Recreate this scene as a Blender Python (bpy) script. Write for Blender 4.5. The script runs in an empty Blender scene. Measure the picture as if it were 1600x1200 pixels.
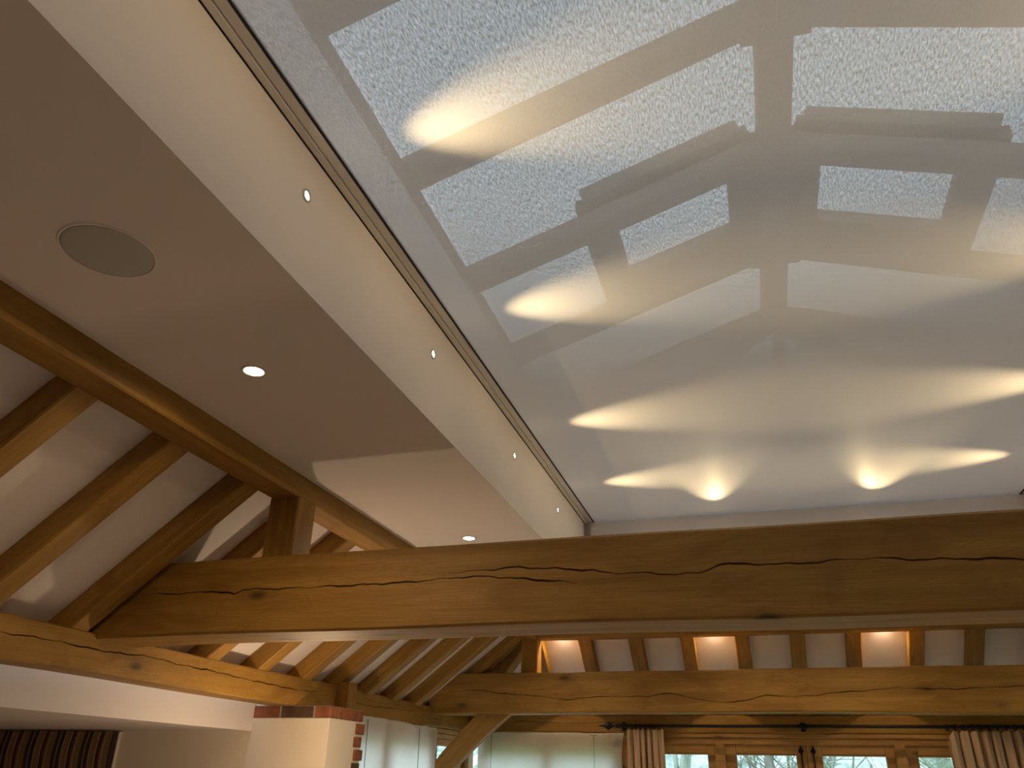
import bpy, bmesh, math, random
from mathutils import Vector, Matrix

# ------------------------------------------------------------------ camera, sky, exposure
sc = bpy.context.scene
C = sc.collection
H = 1.65                      # eye height: all z below are relative to the eye, +H when placed
XC = 0.295                    # centre line of the room and its roof lantern
random.seed(7)

cam_d = bpy.data.cameras.new('camera')
cam = bpy.data.objects.new('camera', cam_d)
C.objects.link(cam)
cam_d.sensor_width = 36.0
cam_d.lens = 1230.0 / 1600.0 * 36.0
cam_d.clip_start = 0.02
RM = Matrix(((0.9581969988, 0.1113813471, 0.2635388149),
             (0.2855052960, -0.4320544083, -0.8554622810),
             (0.0185805654, 0.8949431176, -0.4457932018)))
cam.matrix_world = Matrix.Translation((0, 0, H)) @ RM.to_4x4()
sc.camera = cam

world = bpy.data.worlds.new('overcast_sky')
sc.world = world
world.use_nodes = True
wn = world.node_tree
wn.nodes.clear()
w_out = wn.nodes.new('ShaderNodeOutputWorld')
w_bg = wn.nodes.new('ShaderNodeBackground')
w_no = wn.nodes.new('ShaderNodeTexNoise')
w_no.inputs['Scale'].default_value = 1.6
w_no.inputs['Detail'].default_value = 4
w_rp = wn.nodes.new('ShaderNodeValToRGB')
w_rp.color_ramp.elements[0].color = (0.56, 0.70, 0.86, 1)
w_rp.color_ramp.elements[1].color = (0.70, 0.82, 0.95, 1)
w_tc = wn.nodes.new('ShaderNodeTexCoord')
wn.links.new(w_tc.outputs['Generated'], w_no.inputs['Vector'])
wn.links.new(w_no.outputs['Fac'], w_rp.inputs['Fac'])
wn.links.new(w_rp.outputs['Color'], w_bg.inputs['Color'])
w_bg.inputs['Strength'].default_value = 2.4
wn.links.new(w_bg.outputs['Background'], w_out.inputs['Surface'])

sc.view_settings.view_transform = 'Standard'
sc.view_settings.look = 'None'
sc.view_settings.exposure = 0.48
sc.view_settings.gamma = 1.0
sc.view_settings.use_curve_mapping = False
sc.cycles.use_denoising = True
sc.cycles.adaptive_threshold = 0.02
sc.cycles.max_bounces = 6
sc.cycles.diffuse_bounces = 4
sc.cycles.glossy_bounces = 2
sc.cycles.transmission_bounces = 4
sc.cycles.caustics_reflective = False
sc.cycles.caustics_refractive = False

# lamp powers (W) and colour
WARM = (1.0, 0.715, 0.43)
P_LED, P_DOWN, P_LAMP, P_PANEL = 30.0, 12.5, 9.0, 13.0

# ------------------------------------------------------------------ node helpers
def new_mat(name):
    m = bpy.data.materials.new(name)
    m.use_nodes = True
    nt = m.node_tree
    nt.nodes.clear()
    out = nt.nodes.new('ShaderNodeOutputMaterial')
    return m, nt, out

def nd(nt, typ, **kw):
    n = nt.nodes.new(typ)
    for k, v in kw.items():
        if k.startswith('_'):
            setattr(n, k[1:], v)
        else:
            n.inputs[k.replace('__', ' ')].default_value = v
    return n

def ramp(nt, stops, src=None):
    r = nt.nodes.new('ShaderNodeValToRGB')
    el = r.color_ramp.elements
    while len(el) < len(stops):
        el.new(0.5)
    for e, (p, c) in zip(el, stops):
        e.position = p
        e.color = c if len(c) == 4 else (*c, 1)
    if src is not None:
        nt.links.new(src, r.inputs['Fac'])
    return r

def coords(nt, scale, rnd=True):
    tc = nt.nodes.new('ShaderNodeTexCoord')
    mp = nt.nodes.new('ShaderNodeMapping')
    mp.inputs['Scale'].default_value = scale
    src = tc.outputs['Object']
    if rnd:
        oi = nt.nodes.new('ShaderNodeObjectInfo')
        ml = nd(nt, 'ShaderNodeMath', _operation='MULTIPLY')
        ml.inputs[1].default_value = 37.0
        nt.links.new(oi.outputs['Random'], ml.inputs[0])
        ad = nd(nt, 'ShaderNodeVectorMath', _operation='ADD')
        nt.links.new(src, ad.inputs[0])
        nt.links.new(ml.outputs[0], ad.inputs[1])
        src = ad.outputs[0]
    nt.links.new(src, mp.inputs['Vector'])
    return mp.outputs['Vector']

def mixc(nt, a, b, fac, mode='MIX'):
    m = nt.nodes.new('ShaderNodeMix')
    m.data_type = 'RGBA'
    m.blend_type = mode
    for sock, v in ((m.inputs[6], a), (m.inputs[7], b), (m.inputs[0], fac)):
        if hasattr(v, 'links') or hasattr(v, 'is_linked'):
            nt.links.new(v, sock)
        elif isinstance(v, (tuple, list)):
            sock.default_value = (*v, 1) if len(v) == 3 else v
        else:
            sock.default_value = v
    return m.outputs[2]

def simple(name, col, rough=0.6, metal=0.0, noise=0.06, nscale=6.0, bump=0.0, bscale=60.0):
    m, nt, out = new_mat(name)
    b = nd(nt, 'ShaderNodeBsdfPrincipled', Roughness=rough, Metallic=metal)
    v = coords(nt, (1, 1, 1))
    n = nd(nt, 'ShaderNodeTexNoise', Scale=nscale, Detail=4.0)
    nt.links.new(v, n.inputs['Vector'])
    lo = tuple(c * (1 - noise) for c in col)
    hi = tuple(min(1, c * (1 + noise)) for c in col)
    r = ramp(nt, [(0.3, lo), (0.7, hi)], n.outputs['Fac'])
    nt.links.new(r.outputs['Color'], b.inputs['Base Color'])
    if bump:
        n2 = nd(nt, 'ShaderNodeTexNoise', Scale=bscale, Detail=3.0)
        nt.links.new(v, n2.inputs['Vector'])
        bp = nd(nt, 'ShaderNodeBump', Strength=bump, Distance=0.002)
        nt.links.new(n2.outputs['Fac'], bp.inputs['Height'])
        nt.links.new(bp.outputs['Normal'], b.inputs['Normal'])
    nt.links.new(b.outputs['BSDF'], out.inputs['Surface'])
    return m

def oak(name, c_lo, c_hi, stain, knots=True):
    m, nt, out = new_mat(name)
    b = nd(nt, 'ShaderNodeBsdfPrincipled', Roughness=0.58)
    g = nd(nt, 'ShaderNodeTexNoise', Scale=1.0, Detail=6.0, Distortion=0.6)
    nt.links.new(coords(nt, (1.1, 16, 16)), g.inputs['Vector'])
    base = ramp(nt, [(0.32, c_lo), (0.68, c_hi)], g.outputs['Fac']).outputs['Color']
    # fine fibres along the length
    f = nd(nt, 'ShaderNodeTexNoise', Scale=1.0, Detail=3.0)
    nt.links.new(coords(nt, (9, 150, 150)), f.inputs['Vector'])
    fr = ramp(nt, [(0.35, (0.84, 0.80, 0.74)), (0.6, (1, 1, 1))], f.outputs['Fac'])
    base = mixc(nt, base, fr.outputs['Color'], 0.7, 'MULTIPLY')
    # broad weathering stains
    s = nd(nt, 'ShaderNodeTexNoise', Scale=1.0, Detail=3.0, Distortion=1.4)
    nt.links.new(coords(nt, (2.3, 5.5, 5.5)), s.inputs['Vector'])
    sr = ramp(nt, [(0.52, (0, 0, 0)), (0.66, (1, 1, 1))], s.outputs['Fac'])
    sm = nd(nt, 'ShaderNodeMath', _operation='MULTIPLY')
    sm.inputs[1].default_value = 0.55
    nt.links.new(sr.outputs['Color'], sm.inputs[0])
    base = mixc(nt, base, stain, sm.outputs[0])
    # thin water-mark outlines
    e = ramp(nt, [(0.475, (0, 0, 0)), (0.49, (1, 1, 1)), (0.505, (0, 0, 0))], s.outputs['Fac'])
    em = nd(nt, 'ShaderNodeMath', _operation='MULTIPLY')
    em.inputs[1].default_value = 0.30
    nt.links.new(e.outputs['Color'], em.inputs[0])
    base = mixc(nt, base, stain, em.outputs[0])
    if knots:
        k = nd(nt, 'ShaderNodeTexVoronoi', Scale=1.0, Randomness=1.0)
        nt.links.new(coords(nt, (1.7, 4.2, 4.2)), k.inputs['Vector'])
        kr = ramp(nt, [(0.045, (1, 1, 1)), (0.10, (0.25, 0.25, 0.25)), (0.2, (0, 0, 0))], k.outputs['Distance'])
        base = mixc(nt, base, tuple(c * 0.32 for c in stain), kr.outputs['Color'])
    nt.links.new(base, b.inputs['Base Color'])
    bp = nd(nt, 'ShaderNodeBump', Strength=0.25, Distance=0.003)
    nt.links.new(f.outputs['Fac'], bp.inputs['Height'])
    nt.links.new(bp.outputs['Normal'], b.inputs['Normal'])
    nt.links.new(b.outputs['BSDF'], out.inputs['Surface'])
    return m

def emit(name, col, strength):
    m, nt, out = new_mat(name)
    n = nd(nt, 'ShaderNodeTexNoise', Scale=40.0)
    r = ramp(nt, [(0.0, tuple(c * 0.97 for c in col)), (1.0, col)], n.outputs['Fac'])
    e = nd(nt, 'ShaderNodeEmission', Strength=strength)
    nt.links.new(r.outputs['Color'], e.inputs['Color'])
    nt.links.new(e.outputs['Emission'], out.inputs['Surface'])
    return m

def glass(name, tint=(0.93, 0.97, 0.96), gloss=0.05):
    m, nt, out = new_mat(name)
    t = nd(nt, 'ShaderNodeBsdfTransparent', Color=(*tint, 1))
    g = nd(nt, 'ShaderNodeBsdfGlossy', Roughness=0.02)
    n = nd(nt, 'ShaderNodeTexNoise', Scale=3.0)
    r = ramp(nt, [(0.0, (gloss * 0.8,) * 3), (1.0, (gloss * 1.2,) * 3)], n.outputs['Fac'])
    mx = nt.nodes.new('ShaderNodeMixShader')
    nt.links.new(r.outputs['Color'], mx.inputs['Fac'])
    nt.links.new(t.outputs[0], mx.inputs[1])
    nt.links.new(g.outputs[0], mx.inputs[2])
    nt.links.new(mx.outputs[0], out.inputs['Surface'])
    return m

def cloth(name, col, openness, trans, scale=(420, 70, 1), contrast=0.12, gloss=0.0):
    """woven cloth: open weave (transparent) + reflected and transmitted diffuse light"""
    m, nt, out = new_mat(name)
    v = coords(nt, scale, rnd=False)
    n = nd(nt, 'ShaderNodeTexNoise', Scale=1.0, Detail=3.0, Roughness=0.65)
    nt.links.new(v, n.inputs['Vector'])
    cr = ramp(nt, [(0.3, tuple(c * 0.94 for c in col)), (0.7, col)], n.outputs['Fac'])
    d = nd(nt, 'ShaderNodeBsdfDiffuse')
    t = nd(nt, 'ShaderNodeBsdfTranslucent')
    nt.links.new(cr.outputs['Color'], d.inputs['Color'])
    nt.links.new(cr.outputs['Color'], t.inputs['Color'])
    m1 = nt.nodes.new('ShaderNodeMixShader')
    m1.inputs['Fac'].default_value = trans
    nt.links.new(d.outputs[0], m1.inputs[1])
    nt.links.new(t.outputs[0], m1.inputs[2])
    last = m1.outputs[0]
    if gloss:
        gl = nd(nt, 'ShaderNodeBsdfGlossy', Roughness=0.45)
        m3 = nt.nodes.new('ShaderNodeMixShader')
        m3.inputs['Fac'].default_value = gloss
        nt.links.new(last, m3.inputs[1])
        nt.links.new(gl.outputs[0], m3.inputs[2])
        last = m3.outputs[0]
    if openness > 0:
        tp = nd(nt, 'ShaderNodeBsdfTransparent', Color=(1, 1, 1, 1))
        o = ramp(nt, [(0.34, (max(0, openness - contrast),) * 3), (0.66, (openness + contrast,) * 3)], n.outputs['Fac'])
        # the thickness of the threads closes the holes of the weave for slanting light
        ge = nt.nodes.new('ShaderNodeNewGeometry')
        dp = nd(nt, 'ShaderNodeVectorMath', _operation='DOT_PRODUCT')
        nt.links.new(ge.outputs['Incoming'], dp.inputs[0])
        nt.links.new(ge.outputs['Normal'], dp.inputs[1])
        ab = nd(nt, 'ShaderNodeMath', _operation='ABSOLUTE')
        nt.links.new(dp.outputs['Value'], ab.inputs[0])
        mr = nt.nodes.new('ShaderNodeMapRange')
        mr.interpolation_type = 'SMOOTHSTEP'
        mr.inputs['From Min'].default_value = 0.42
        mr.inputs['From Max'].default_value = 0.66
        nt.links.new(ab.outputs[0], mr.inputs['Value'])
        mo = nd(nt, 'ShaderNodeMath', _operation='MULTIPLY')
        nt.links.new(o.outputs['Color'], mo.inputs[0])
        nt.links.new(mr.outputs[0], mo.inputs[1])
        m2 = nt.nodes.new('ShaderNodeMixShader')
        nt.links.new(mo.outputs[0], m2.inputs['Fac'])
        nt.links.new(last, m2.inputs[1])
        nt.links.new(tp.outputs[0], m2.inputs[2])
        last = m2.outputs[0]
    nt.links.new(last, out.inputs['Surface'])
    return m

M = {}
M['oak'] = oak('oak_timber', (0.275, 0.140, 0.016), (0.42, 0.232, 0.044), (0.215, 0.096, 0.010))
M['oak_pale'] = oak('oak_joinery', (0.40, 0.215, 0.060), (0.54, 0.315, 0.105), (0.33, 0.16, 0.040))
M['plaster'] = simple('white_plaster', (0.83, 0.765, 0.76), 0.85, noise=0.015, nscale=2.0, bump=0.05, bscale=160)
M['tan'] = simple('lamp_tinted_plaster', (0.80, 0.71, 0.59), 0.85, noise=0.02, nscale=2.0, bump=0.05, bscale=120)  # same plaster, with the lamp's warm tint put into its base colour
M['metal_white'] = simple('satin_white_metal', (0.72, 0.68, 0.65), 0.30, metal=0.12, noise=0.02)
M['gap'] = simple('black_gap_shade', (0.012, 0.010, 0.010), 0.9)  # near-black colour standing in for the shade in the rail gaps
M['chrome'] = simple('brushed_nickel', (0.75, 0.68, 0.60), 0.25, metal=1.0, noise=0.02)
M['grille'] = simple('grey_speaker_mesh', (0.54, 0.52, 0.51), 0.8, noise=0.04, nscale=400, bump=0.3, bscale=900)
M['iron'] = simple('black_wrought_iron', (0.012, 0.011, 0.011), 0.45, metal=0.6, bump=0.3, bscale=90)
M['lantern'] = simple('lantern_oak_painted', (0.30, 0.255, 0.215), 0.7, noise=0.05)
M['mortar'] = simple('lime_mortar', (0.42, 0.36, 0.29), 0.95, bump=0.5, bscale=140)
M['brick'] = simple('red_brick', (0.25, 0.085, 0.036), 0.92, noise=0.35, nscale=14, bump=0.6, bscale=120)
M['brick_dark'] = simple('dark_burnt_brick', (0.085, 0.045, 0.028), 0.92, noise=0.4, nscale=14, bump=0.6, bscale=120)
M['floor'] = simple('sandstone_floor', (0.50, 0.43, 0.35), 0.5, noise=0.12, nscale=3)
M['grass'] = simple('lawn_grass', (0.17, 0.24, 0.10), 0.95, noise=0.3, nscale=5)
M['bark'] = simple('lichened_bark', (0.46, 0.52, 0.42), 0.9, noise=0.25, nscale=9)
M['bark2'] = simple('grey_brown_bark', (0.34, 0.32, 0.27), 0.9, noise=0.25, nscale=9)
M['thicket'] = simple('pale_thicket', (0.56, 0.62, 0.56), 0.95, noise=0.3, nscale=7)
M['glass'] = glass('window_glass')
M['led'] = emit('warm_led_lens', (1.0, 0.80, 0.52), 30.0)
M['blind'] = cloth('lantern_blind_cloth', (0.80, 0.775, 0.765), 0.085, 0.07, (270, 62, 1), 0.074, gloss=0.02)
M['shade'] = cloth('white_blind_cloth', (0.97, 0.94, 0.90), 0.0, 0.68, (160, 160, 160), 0.0)
M['curtain'] = cloth('beige_curtain_cloth', (0.68, 0.50, 0.33), 0.0, 0.15, (300, 300, 60), 0.0)
M['cord'] = simple('dark_cord', (0.10, 0.07, 0.05), 0.8)
M['lining'] = simple('white_lining', (0.75, 0.70, 0.64), 0.9)

def stripe_mat():
    m, nt, out = new_mat('striped_upholstery')
    b = nd(nt, 'ShaderNodeBsdfPrincipled', Roughness=0.9)
    tc = nt.nodes.new('ShaderNodeTexCoord')
    sx = nt.nodes.new('ShaderNodeSeparateXYZ')
    nt.links.new(tc.outputs['Object'], sx.inputs[0])
    fr = nd(nt, 'ShaderNodeMath', _operation='MULTIPLY')
    fr.inputs[1].default_value = 1 / 0.205
    nt.links.new(sx.outputs['X'], fr.inputs[0])
    f2 = nd(nt, 'ShaderNodeMath', _operation='FRACT')
    nt.links.new(fr.outputs[0], f2.inputs[0])
    dk, gd, rd, br = (0.055, 0.024, 0.022), (0.50, 0.38, 0.20), (0.36, 0.10, 0.05), (0.26, 0.165, 0.07)
    st = [(0.0, br), (0.20, dk), (0.34, gd), (0.37, dk), (0.52, gd), (0.55, br), (0.66, rd), (0.69, br), (0.74, gd),
          (0.77, dk), (0.90, rd), (0.93, br), (0.97, gd)]
    r = ramp(nt, st, f2.outputs[0])
    r.color_ramp.interpolation = 'CONSTANT'
    n = nd(nt, 'ShaderNodeTexNoise', Scale=160.0)
    nt.links.new(tc.outputs['Object'], n.inputs['Vector'])
    nr = ramp(nt, [(0.3, (0.75, 0.75, 0.75)), (0.7, (1, 1, 1))], n.outputs['Fac'])
    nt.links.new(mixc(nt, r.outputs['Color'], nr.outputs['Color'], 1.0, 'MULTIPLY'), b.inputs['Base Color'])
    nt.links.new(b.outputs['BSDF'], out.inputs['Surface'])
    return m
M['stripe'] = stripe_mat()

# ------------------------------------------------------------------ object helpers
def link(name, me, mat, parent=None, loc=(0, 0, 0), rot=None):
    o = bpy.data.objects.new(name, me)
    C.objects.link(o)
    if mat is not None and not me.materials:
        me.materials.append(M[mat] if isinstance(mat, str) else mat)
    if parent is not None:
        o.parent = parent
        o.location = Vector(loc)
    else:
        o.location = Vector(loc) + Vector((0, 0, H))
    if rot is not None:
        o.rotation_euler = rot
    return o

def tag(o, label, cat, group=None, kind=None):
    if label: o['label'] = label
    if cat: o['category'] = cat
    if group: o['group'] = group
    if kind: o['kind'] = kind
    return o

def thing(name, label, cat, loc=(0, 0, 0), group=None, kind=None):
    o = bpy.data.objects.new(name, None)
    C.objects.link(o)
    o.empty_display_size = 0.1
    o.location = Vector(loc) + Vector((0, 0, H))
    return tag(o, label, cat, group, kind)

def mesh_from(name, verts, faces, smooth=False):
    me = bpy.data.meshes.new(name)
    me.from_pydata([tuple(v) for v in verts], [], faces)
    bm = bmesh.new()
    bm.from_mesh(me)
    bmesh.ops.recalc_face_normals(bm, faces=bm.faces)
    bm.to_mesh(me)
    bm.free()
    if smooth:
        for p in me.polygons: p.use_smooth = True
    me.update()
    return me

def boxes_mesh(name, bxs, bevel=0.0):
    bm = bmesh.new()
    for (x0, x1, y0, y1, z0, z1) in bxs:
        r = bmesh.ops.create_cube(bm, size=1.0)
        for v in r['verts']:
            v.co = Vector(((x0 + x1) / 2 + v.co.x * (x1 - x0), (y0 + y1) / 2 + v.co.y * (y1 - y0), (z0 + z1) / 2 + v.co.z * (z1 - z0)))
    if bevel:
        bmesh.ops.bevel(bm, geom=list(bm.edges), offset=bevel, segments=1, affect='EDGES', profile=0.5)
    me = bpy.data.meshes.new(name)
    bm.to_mesh(me)
    bm.free()
    return me

def box(name, b, mat, parent=None, bevel=0.0, origin=None):
    """one box (x0,x1,y0,y1,z0,z1); origin at its base centre"""
    x0, x1, y0, y1, z0, z1 = b
    ox, oy, oz = ((x0 + x1) / 2, (y0 + y1) / 2, z0)
    me = boxes_mesh(name, [(x0 - ox, x1 - ox, y0 - oy, y1 - oy, z0 - oz, z1 - oz)], bevel)
    if parent is not None:
        p = parent
        off = Vector((0, 0, 0))
        while p is not None:
            off += Vector(p.location)
            p = p.parent
        loc = Vector((ox, oy, oz + H)) - off
        return link(name, me, mat, parent, loc)
    return link(name, me, mat, None, (ox, oy, oz))

def world_off(parent):
    off = Vector((0, 0, 0))
    p = parent
    while p is not None:
        off += Vector(p.location)
        p = p.parent
    return off

def struct(o):
    o['kind'] = 'structure'
    return o

def interp(track, s):
    if s <= track[0][0] or s >= track[-1][0]:
        return (track[0][1] if s <= track[0][0] else track[-1][1]), 0.0
    for a, b in zip(track, track[1:]):
        if a[0] <= s <= b[0]:
            t = (s - a[0]) / max(1e-6, b[0] - a[0])
            e = min(s - track[0][0], track[-1][0] - s) / 0.12
            return a[1] + (b[1] - a[1]) * t, min(1.0, e)
    return track[-1][1], 0.0

def beam_mesh(name, L, w, h, cracks=(), wob=0.002, step=0.25, cham=0.006, seed=0, cut0=0.0, cut1=0.0, crackw=0.0034):
    """timber along local +x, centred in y,z; cracks = tracks [(s, z)] cut as V-grooves into the -y face;
    cut0/cut1 shear the end faces (plumb cuts) by that amount of x per unit z"""
    rnd = random.Random(seed)
    ph = [(rnd.uniform(0, 6.28), rnd.uniform(0.8, 2.2), rnd.uniform(0, 6.28), rnd.uniform(3, 6)) for _ in range(8)]
    def wv(i, s):
        a, b, c, d = ph[i % 8]
        return wob * (0.65 * math.sin(a + b * s) + 0.35 * math.sin(c + d * s))
    if cracks: step = 0.02
    n = max(2, int(L / step) + 1)
    verts, faces, rings = [], [], []
    cr = sorted(cracks, key=lambda t: sum(p[1] for p in t) / len(t))
    for i in range(n + 1):
        s = L * i / n
        y0, y1, z0, z1 = -w / 2 + wv(0, s), w / 2 + wv(1, s), -h / 2 + wv(2, s) * 1.6, h / 2 + wv(3, s)
        c = cham
        ring = [(y0, z0 + c)]
        zmin = z0 + c
        for ti, t in enumerate(cr):
            zc, f = interp(t, s)
            zc += 0.0022 * math.sin(s * 41 + ti) + 0.0014 * math.sin(s * 97 + 2 * ti)
            pin = 0.5 + 0.5 * math.sin(s * 7.3 + 1.7 * ti) * math.sin(s * 17.0 + ti)
            hw = crackw * f * (0.25 + 0.9 * pin) + 0.0001
            zc = max(zc, zmin + hw + 0.004)
            zc = min(zc, z1 - c - hw - 0.004)
            dep = 0.001 + 0.026 * f * (0.35 + 0.65 * pin)
            ring += [(y0, zc - hw), (y0 + dep, zc), (y0, zc + hw)]
            zmin = zc + hw
        ring += [(y0, z1 - c), (y0 + c, z1), (y1 - c, z1), (y1, z1 - c), (y1, z0 + c), (y1 - c, z0), (y0 + c, z0)]
        for (y, z) in ring:
            x = s
            if i == 0: x += cut0 * z
            if i == n: x += cut1 * z
            verts.append((x, y, z))
        rings.append(len(ring))
    k = rings[0]
    for i in range(n):
        for j in range(k):
            a, b = i * k + j, i * k + (j + 1) % k
            faces.append((a, b, b + k, a + k))
    faces.append(tuple(range(k)))
    faces.append(tuple(n * k + j for j in range(k)))
    return mesh_from(name, verts, faces)

BEAMN = [0]
def timber(name, p0, p1, w, h, mat='oak', parent=None, up=(0, 0, 1), me=None, **kw):
    """timber with its centre line from p0 to p1 (eye-relative z)"""
    BEAMN[0] += 1
    p0, p1 = Vector(p0), Vector(p1)
    d = p1 - p0
    x = d.normalized()
    y = Vector(up).cross(x).normalized()
    z = x.cross(y)
    if me is None:
        me = beam_mesh(name, d.length, w, h, seed=BEAMN[0], **kw)
    o = link(name, me, mat)
    R = Matrix((x, y, z)).transposed().to_4x4()
    if parent is not None:
        o.parent = parent
        o.matrix_parent_inverse = Matrix.Identity(4)
        o.matrix_local = Matrix.Translation(p0 + Vector((0, 0, H)) - world_off(parent)) @ R
    else:
        o.matrix_world = Matrix.Translation(p0 + Vector((0, 0, H))) @ R
    return o

def copy_tree(o, parent=None):
    c = o.copy()
    C.objects.link(c)
    c.parent = parent
    for ch in list(o.children):
        copy_tree(ch, c)
    return c

def tube_mesh(name, pts, radii, seg=8, closed_ends=True):
    verts, faces = [], []
    n = len(pts)
    pts = [Vector(p) for p in pts]
    for i, p in enumerate(pts):
        t = (pts[min(n - 1, i + 1)] - pts[max(0, i - 1)]).normalized()
        a = t.cross(Vector((0, 0, 1)))
        if a.length < 1e-3: a = t.cross(Vector((1, 0, 0)))
        a.normalize()
        b = t.cross(a)
        r = radii[i] if isinstance(radii, (list, tuple)) else radii
        for k in range(seg):
            an = 2 * math.pi * k / seg
            verts.append(p + a * (r * math.cos(an)) + b * (r * math.sin(an)))
    for i in range(n - 1):
        for k in range(seg):
            k2 = (k + 1) % seg
            faces.append((i * seg + k, i * seg + k2, (i + 1) * seg + k2, (i + 1) * seg + k))
    if closed_ends:
        faces.append(tuple(range(seg)))
        faces.append(tuple((n - 1) * seg + k for k in range(seg)))
    return verts, faces

def lathe(name, prof, seg=40):
    """profile [(r,z)] turned about z"""
    verts, faces = [], []
    for (r, z) in prof:
        for k in range(seg):
            a = 2 * math.pi * k / seg
            verts.append((r * math.cos(a), r * math.sin(a), z))
    for i in range(len(prof) - 1):
        for k in range(seg):
            k2 = (k + 1) % seg
            faces.append((i * seg + k, i * seg + k2, (i + 1) * seg + k2, (i + 1) * seg + k))
    return mesh_from(name, verts, faces, smooth=True)

def spot(parent, loc, power, size, blend, radius, rot=(0, 0, 0), color=WARM):
    l = bpy.data.lights.new('spot_beam', 'SPOT')
    l.energy, l.spot_size, l.spot_blend, l.shadow_soft_size, l.color = power, size, blend, radius, color
    o = bpy.data.objects.new('spot_beam', l)
    C.objects.link(o)
    o.parent = parent
    o.location = loc
    o.rotation_euler = rot
    return o

# ------------------------------------------------------------------ main levels (relative to the eye)
ZC = 1.12            # flat ceiling
ZB = 1.519           # blind cloth
XU0, XU1 = -1.027, 2 * XC + 1.027     # lantern upstand faces
YU0, YU1 = -1.10, 5.07
XP0, XP1 = -1.768, 2 * XC + 1.768     # inner faces of the purlins
YF = 6.60            # near face of the far purlin
XL, XR = -2.585, 2 * XC + 2.585       # wall plate faces
YE = 7.41            # far plate face
YN = -2.4            # end wall behind the viewer
K = 0.785            # roof slope
ZG = -1.75           # ground outside

def under(x):        # rafter underside on the left slope
    return 1.03 - K * (-1.9 - x)

# ------------------------------------------------------------------ setting
struct(box('floor', (-6.0, 3.4, YN, 7.6, -H - 0.06, -H), 'floor'))
struct(box('ground', (-60, 60, -30, 90, ZG - 0.3, ZG), 'grass'))
cz0, cz1 = ZC, ZC + 0.02
ceil_me = boxes_mesh('ceiling', [(XP0, XU0, YN, YF, cz0, cz1), (XU1, XP1, YN, YF, cz0, cz1),
                                 (XU0, XU1, YU1, YF, cz0, cz1), (XU0, XU1, YN, YU0, cz0, cz1)])
ceiling = struct(link('ceiling', ceil_me, 'plaster'))
# upstand of the roof lantern
struct(box('wall_upstand_left', (XU0 - 0.06, XU0, YU0 - 0.06, YU1 + 0.06, ZC + 0.02, 1.87), 'plaster'))
struct(box('wall_upstand_right', (XU1, XU1 + 0.06, YU0 - 0.06, YU1 + 0.06, ZC + 0.02, 1.87), 'plaster'))
struct(box('wall_upstand_far', (XU0, XU1, YU1, YU1 + 0.06, ZC + 0.02, 1.87), 'plaster'))
struct(box('wall_upstand_near', (XU0, XU1, YU0 - 0.06, YU0, ZC + 0.02, 1.87), 'plaster'))

# walls
struct(box('wall_near', (-6.0, 3.4, YN - 0.1, YN, -H, 1.3), 'plaster'))
LX = -2.84
wl = struct(link('wall_left', boxes_mesh('wall_left', [(LX - 0.2, LX, YN, 4.29, 0.203, 0.50)]), 'plaster'))
struct(box('wall_left_annex', (-6.1, -6.0, YN, 4.29, -H, 0.5), 'plaster'))
struct(box('ceiling_annex', (-6.0, LX - 0.2, YN, 4.29, 0.203, 0.25), 'plaster'))

# the pier wall facing the viewer, with its brick capping course
PX, PY0, PY1 = -2.347, 4.29, 4.70
pier = struct(link('wall_pier', boxes_mesh('wall_pier', [(-6.0, PX, PY0, PY1 - 0.005, -H, 0.272), (-6.0, PX - 0.012, PY0 + 0.012, PY1 - 0.012, 0.27, 0.335), (-6.0, -2.757, PY0 + 0.012, 4.95, 0.334, 0.60)]), 'tan'))
cap = link('mortar_bed', boxes_mesh('mortar_bed', [(-3.4, PX - 0.006, PY0 + 0.006, PY1 - 0.006, 0.27, 0.337)]), 'mortar', pier, (0, 0, 0))
def brick_mesh(l, d, h):
    return boxes_mesh('brick', [(-l / 2, l / 2, -d / 2, d / 2, 0, h)], bevel=0.004)
bm_s, bm_h, bm_q = brick_mesh(0.205, 0.1, 0.058), brick_mesh(0.1, 0.205, 0.058), brick_mesh(0.1, 0.1, 0.058)
def add_brick(me, loc, mat):
    m2 = me.copy() if me.materials else me
    if me.materials:
        m2.materials.clear()
    return link('brick', m2, mat, pier, loc)
bx = PX - 0.0495
add_brick(bm_q, (bx, PY0 + 0.048, 0.276), 'brick')                 # corner header
add_brick(bm_s, (bx - 0.165, PY0 + 0.049, 0.276), 'brick_dark')
add_brick(bm_s, (bx - 0.38, PY0 + 0.049, 0.276), 'brick')
add_brick(bm_s, (bx - 0.595, PY0 + 0.049, 0.276), 'brick_dark')
add_brick(bm_h, (bx, PY0 + 0.213, 0.276), 'brick')
add_brick(bm_q, (bx, PY0 + 0.360, 0.276), 'brick')
for i in range(24):                                               # quoin bricks down the far edge of the pier
    z = 0.204 - i * 0.07
    if i % 2: add_brick(bm_q, (bx + 0.004, PY1 - 0.052, z), 'brick' if i % 3 else 'brick_dark')
    else: add_brick(bm_q, (bx + 0.012, PY1 - 0.040, z), 'brick')
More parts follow.
